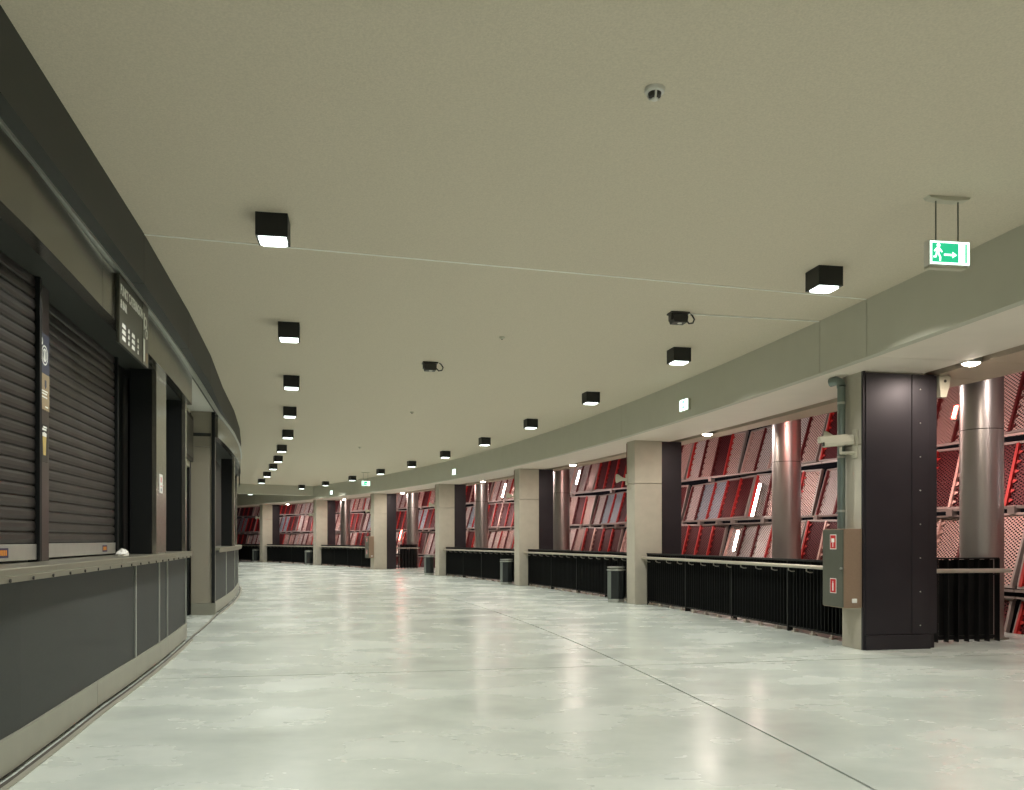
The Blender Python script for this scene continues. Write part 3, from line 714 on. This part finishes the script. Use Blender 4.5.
MB().prism([(-.09, -.20), (.03, -.19), (.0, -.30), (-.09, -.30)], -.07, .02, 'y').build('head', 'cream', t, bevel=.006)
MB().lathe([(.02, 0), (.02, .004)], 12).build('lens', 'grey_dark', t, Matrix.Translation((-.01, -.052, -.09)) @ Matrix.Rotation(pi / 2, 4, 'X'))

# ------------------------------------------------------------------ exit signs
def runner(t, x0, y, face, sc=1.0):
    pass
def hang_sign(s, d, lb):
    t = thing('hanging_exit_sign', lb, 'exit sign', frame(s, d, ZC), 'hanging exit signs')
    MB().prism([(-.19, 0), (.19, 0), (.17, -.02), (.06, -.035), (-.06, -.035), (-.17, -.02)], -.04, .04, 'y').build('ceiling_canopy', 'cream', t, bevel=.003)
    for x in (-.10, .10): MB().tube([(x, 0, -.03), (x, 0, -.37)], .006, 8).build('rod', 'cabinet', t)
    MB().box(-.185, .185, -.035, .035, -.565, -.36).build('case', 'white', t, bevel=.006)
    MB().prism([(-.18, -.585), (.15, -.585), (.17, -.565), (-.18, -.565)], -.03, .03, 'y').build('lower_strip', 'cream', t)
    for sg, fm in ((-1, FACE_BACK),):
        fp = MB().box(-.175, .175, -.039, -.0352, -.555, -.37).build('lit_face', 'sign_white', t)
        MB().box(-.16, .075, -.041, -.039, -.54, -.385).build('green_field', 'sign_green', t)
        MB().box(.135, .15, -.041, -.039, -.54, -.385).build('green_field', 'sign_green', t)
        p = MB(); y0, y1 = -.043, -.041
        p.lathe([(.016, y0), (.016, y1)], 12)
        vs = [(v[0] - .105, v[2], v[1] - .405) for v in p.v]; p.v = vs
        for pl in ([(-.125, -.425), (-.095, -.425), (-.10, -.475), (-.128, -.47)], [(-.095, -.425), (-.07, -.455), (-.075, -.463), (-.10, -.44)], [(-.125, -.427), (-.145, -.45), (-.14, -.458), (-.118, -.44)],
                   [(-.112, -.47), (-.098, -.47), (-.082, -.50), (-.085, -.53), (-.098, -.53), (-.095, -.505)], [(-.128, -.465), (-.115, -.472), (-.125, -.505), (-.15, -.505), (-.15, -.493), (-.132, -.492)],
                   [(-.055, -.472), (.02, -.472), (.02, -.487), (-.055, -.487)], [(.02, -.455), (.058, -.4795), (.02, -.504)]):
            p.prism(pl, y0, y1, 'y')
        p.build('pictogram', 'sign_white', t)
    return t
hang_sign(-4.04, -1.5, 'lit green exit sign hanging on two rods at upper right')
hang_sign(26.8, -1.62, 'distant lit exit sign hanging under the ceiling near the fifth pillar')
for k, (s, lb) in enumerate(((3.9, 'lit exit box on the fascia between the nearest and second pillar'), (19.65, 'lit exit box on the fascia near the third pillar'), (34.6, 'lit exit box on the fascia near the sixth pillar, far off'))):
    t = thing('fascia_exit_sign', lb, 'exit sign', frame(s, -.45, 3.74), 'exit boxes on the fascia')
    MB().box(-.05, 0, -.18, .18, -.10, .10).build('case', 'cream', t, bevel=.004)
    MB().prism([(-.05, -.17), (-.05, .17), (-.075, .10), (-.085, 0), (-.075, -.10)], -.092, .092, 'z').build('lit_face', 'sign_white', t)
    gm = MB()
    for y, z in ((-.05, .045), (-.05, -.045)): gm.box(-.0875, -.083, y - .03, y + .03, z - .018, z + .018)
    gm.build('green_field', 'sign_green', t)

# ------------------------------------------------------------------ ceiling devices
t = thing('smoke_detector', 'white round smoke detector on the ceiling in the foreground', 'detector', frame(-5.36, -4.39, ZC) @ Matrix.Scale(1.15, 4))
MB().lathe([(.055, 0), (.055, -.012), (.05, -.022), (.04, -.024)], 28).build('base', 'white', t, smooth=True)
MB().lathe([(.036, -.022), (.032, -.045), (.018, -.05)], 20).build('chamber', 'grey_dark', t, smooth=True)
for k in range(3):
    a = k * 2 * pi / 3 + .4; MB().tube([(.042 * cos(a), .042 * sin(a), -.02), (.03 * cos(a), .03 * sin(a), -.05), (.0, .0, -.058)], .006, 6).build('guard', 'white', t)
MB().lathe([(.018, -.052), (.018, -.06), (.006, -.064)], 16).build('tip', 'white', t)
for s, d, lb in ((1.51, -4.26, 'tiny white detector on the ceiling mid-way along'), (9.09, -4.5, 'tiny pale detector on the ceiling, further down the hall'), (17.0, -4.4, 'tiny pale detector on the ceiling, far down the hall')):
    t = thing('small_detector', lb, 'detector', frame(s, d, ZC))
    MB().lathe([(.04, 0), (.04, -.015), (.02, -.03)], 16).build('body', 'cream', t, smooth=True)
    MB().lathe([(.012, -.03), (.008, -.04)], 10).build('tip', 'grey_dark', t)
for s, d, lb in ((-.22, -2.36, 'dark ceiling box at the end of the white cable duct'), (3.53, -5.0, 'dark ceiling box with a looping cable in mid-ceiling')):
    t = thing('ceiling_sensor', lb, 'sensor', frame(s, d, ZC))
    MB().box(-.13, .11, -.08, .08, -.02, 0).build('mount_plate', 'grey_dark', t)
    MB().prism([(-.10, -.03), (.08, -.03), (.09, -.06), (.08, -.13), (-.09, -.13), (-.11, -.06)], -.08, .08, 'y').build('body', 'grey_dark', t, bevel=.006)
    MB().box(-.12, -.105, -.05, .05, -.10, 0).build('stirrup', 'grey_dark', t)
    MB().lathe([(.03, 0), (.025, -.008)], 12).build('lens', 'white', t, Matrix.Translation((.0, -.02, -.13)))
    MB().tube([(.085, 0, -.08), (.13, 0, -.125), (.18, 0, -.115), (.20, 0, -.07), (.17, 0, -.02), (.14, 0, .0)], .011, 8).build('cable', 'grey_dark', t, smooth=True)
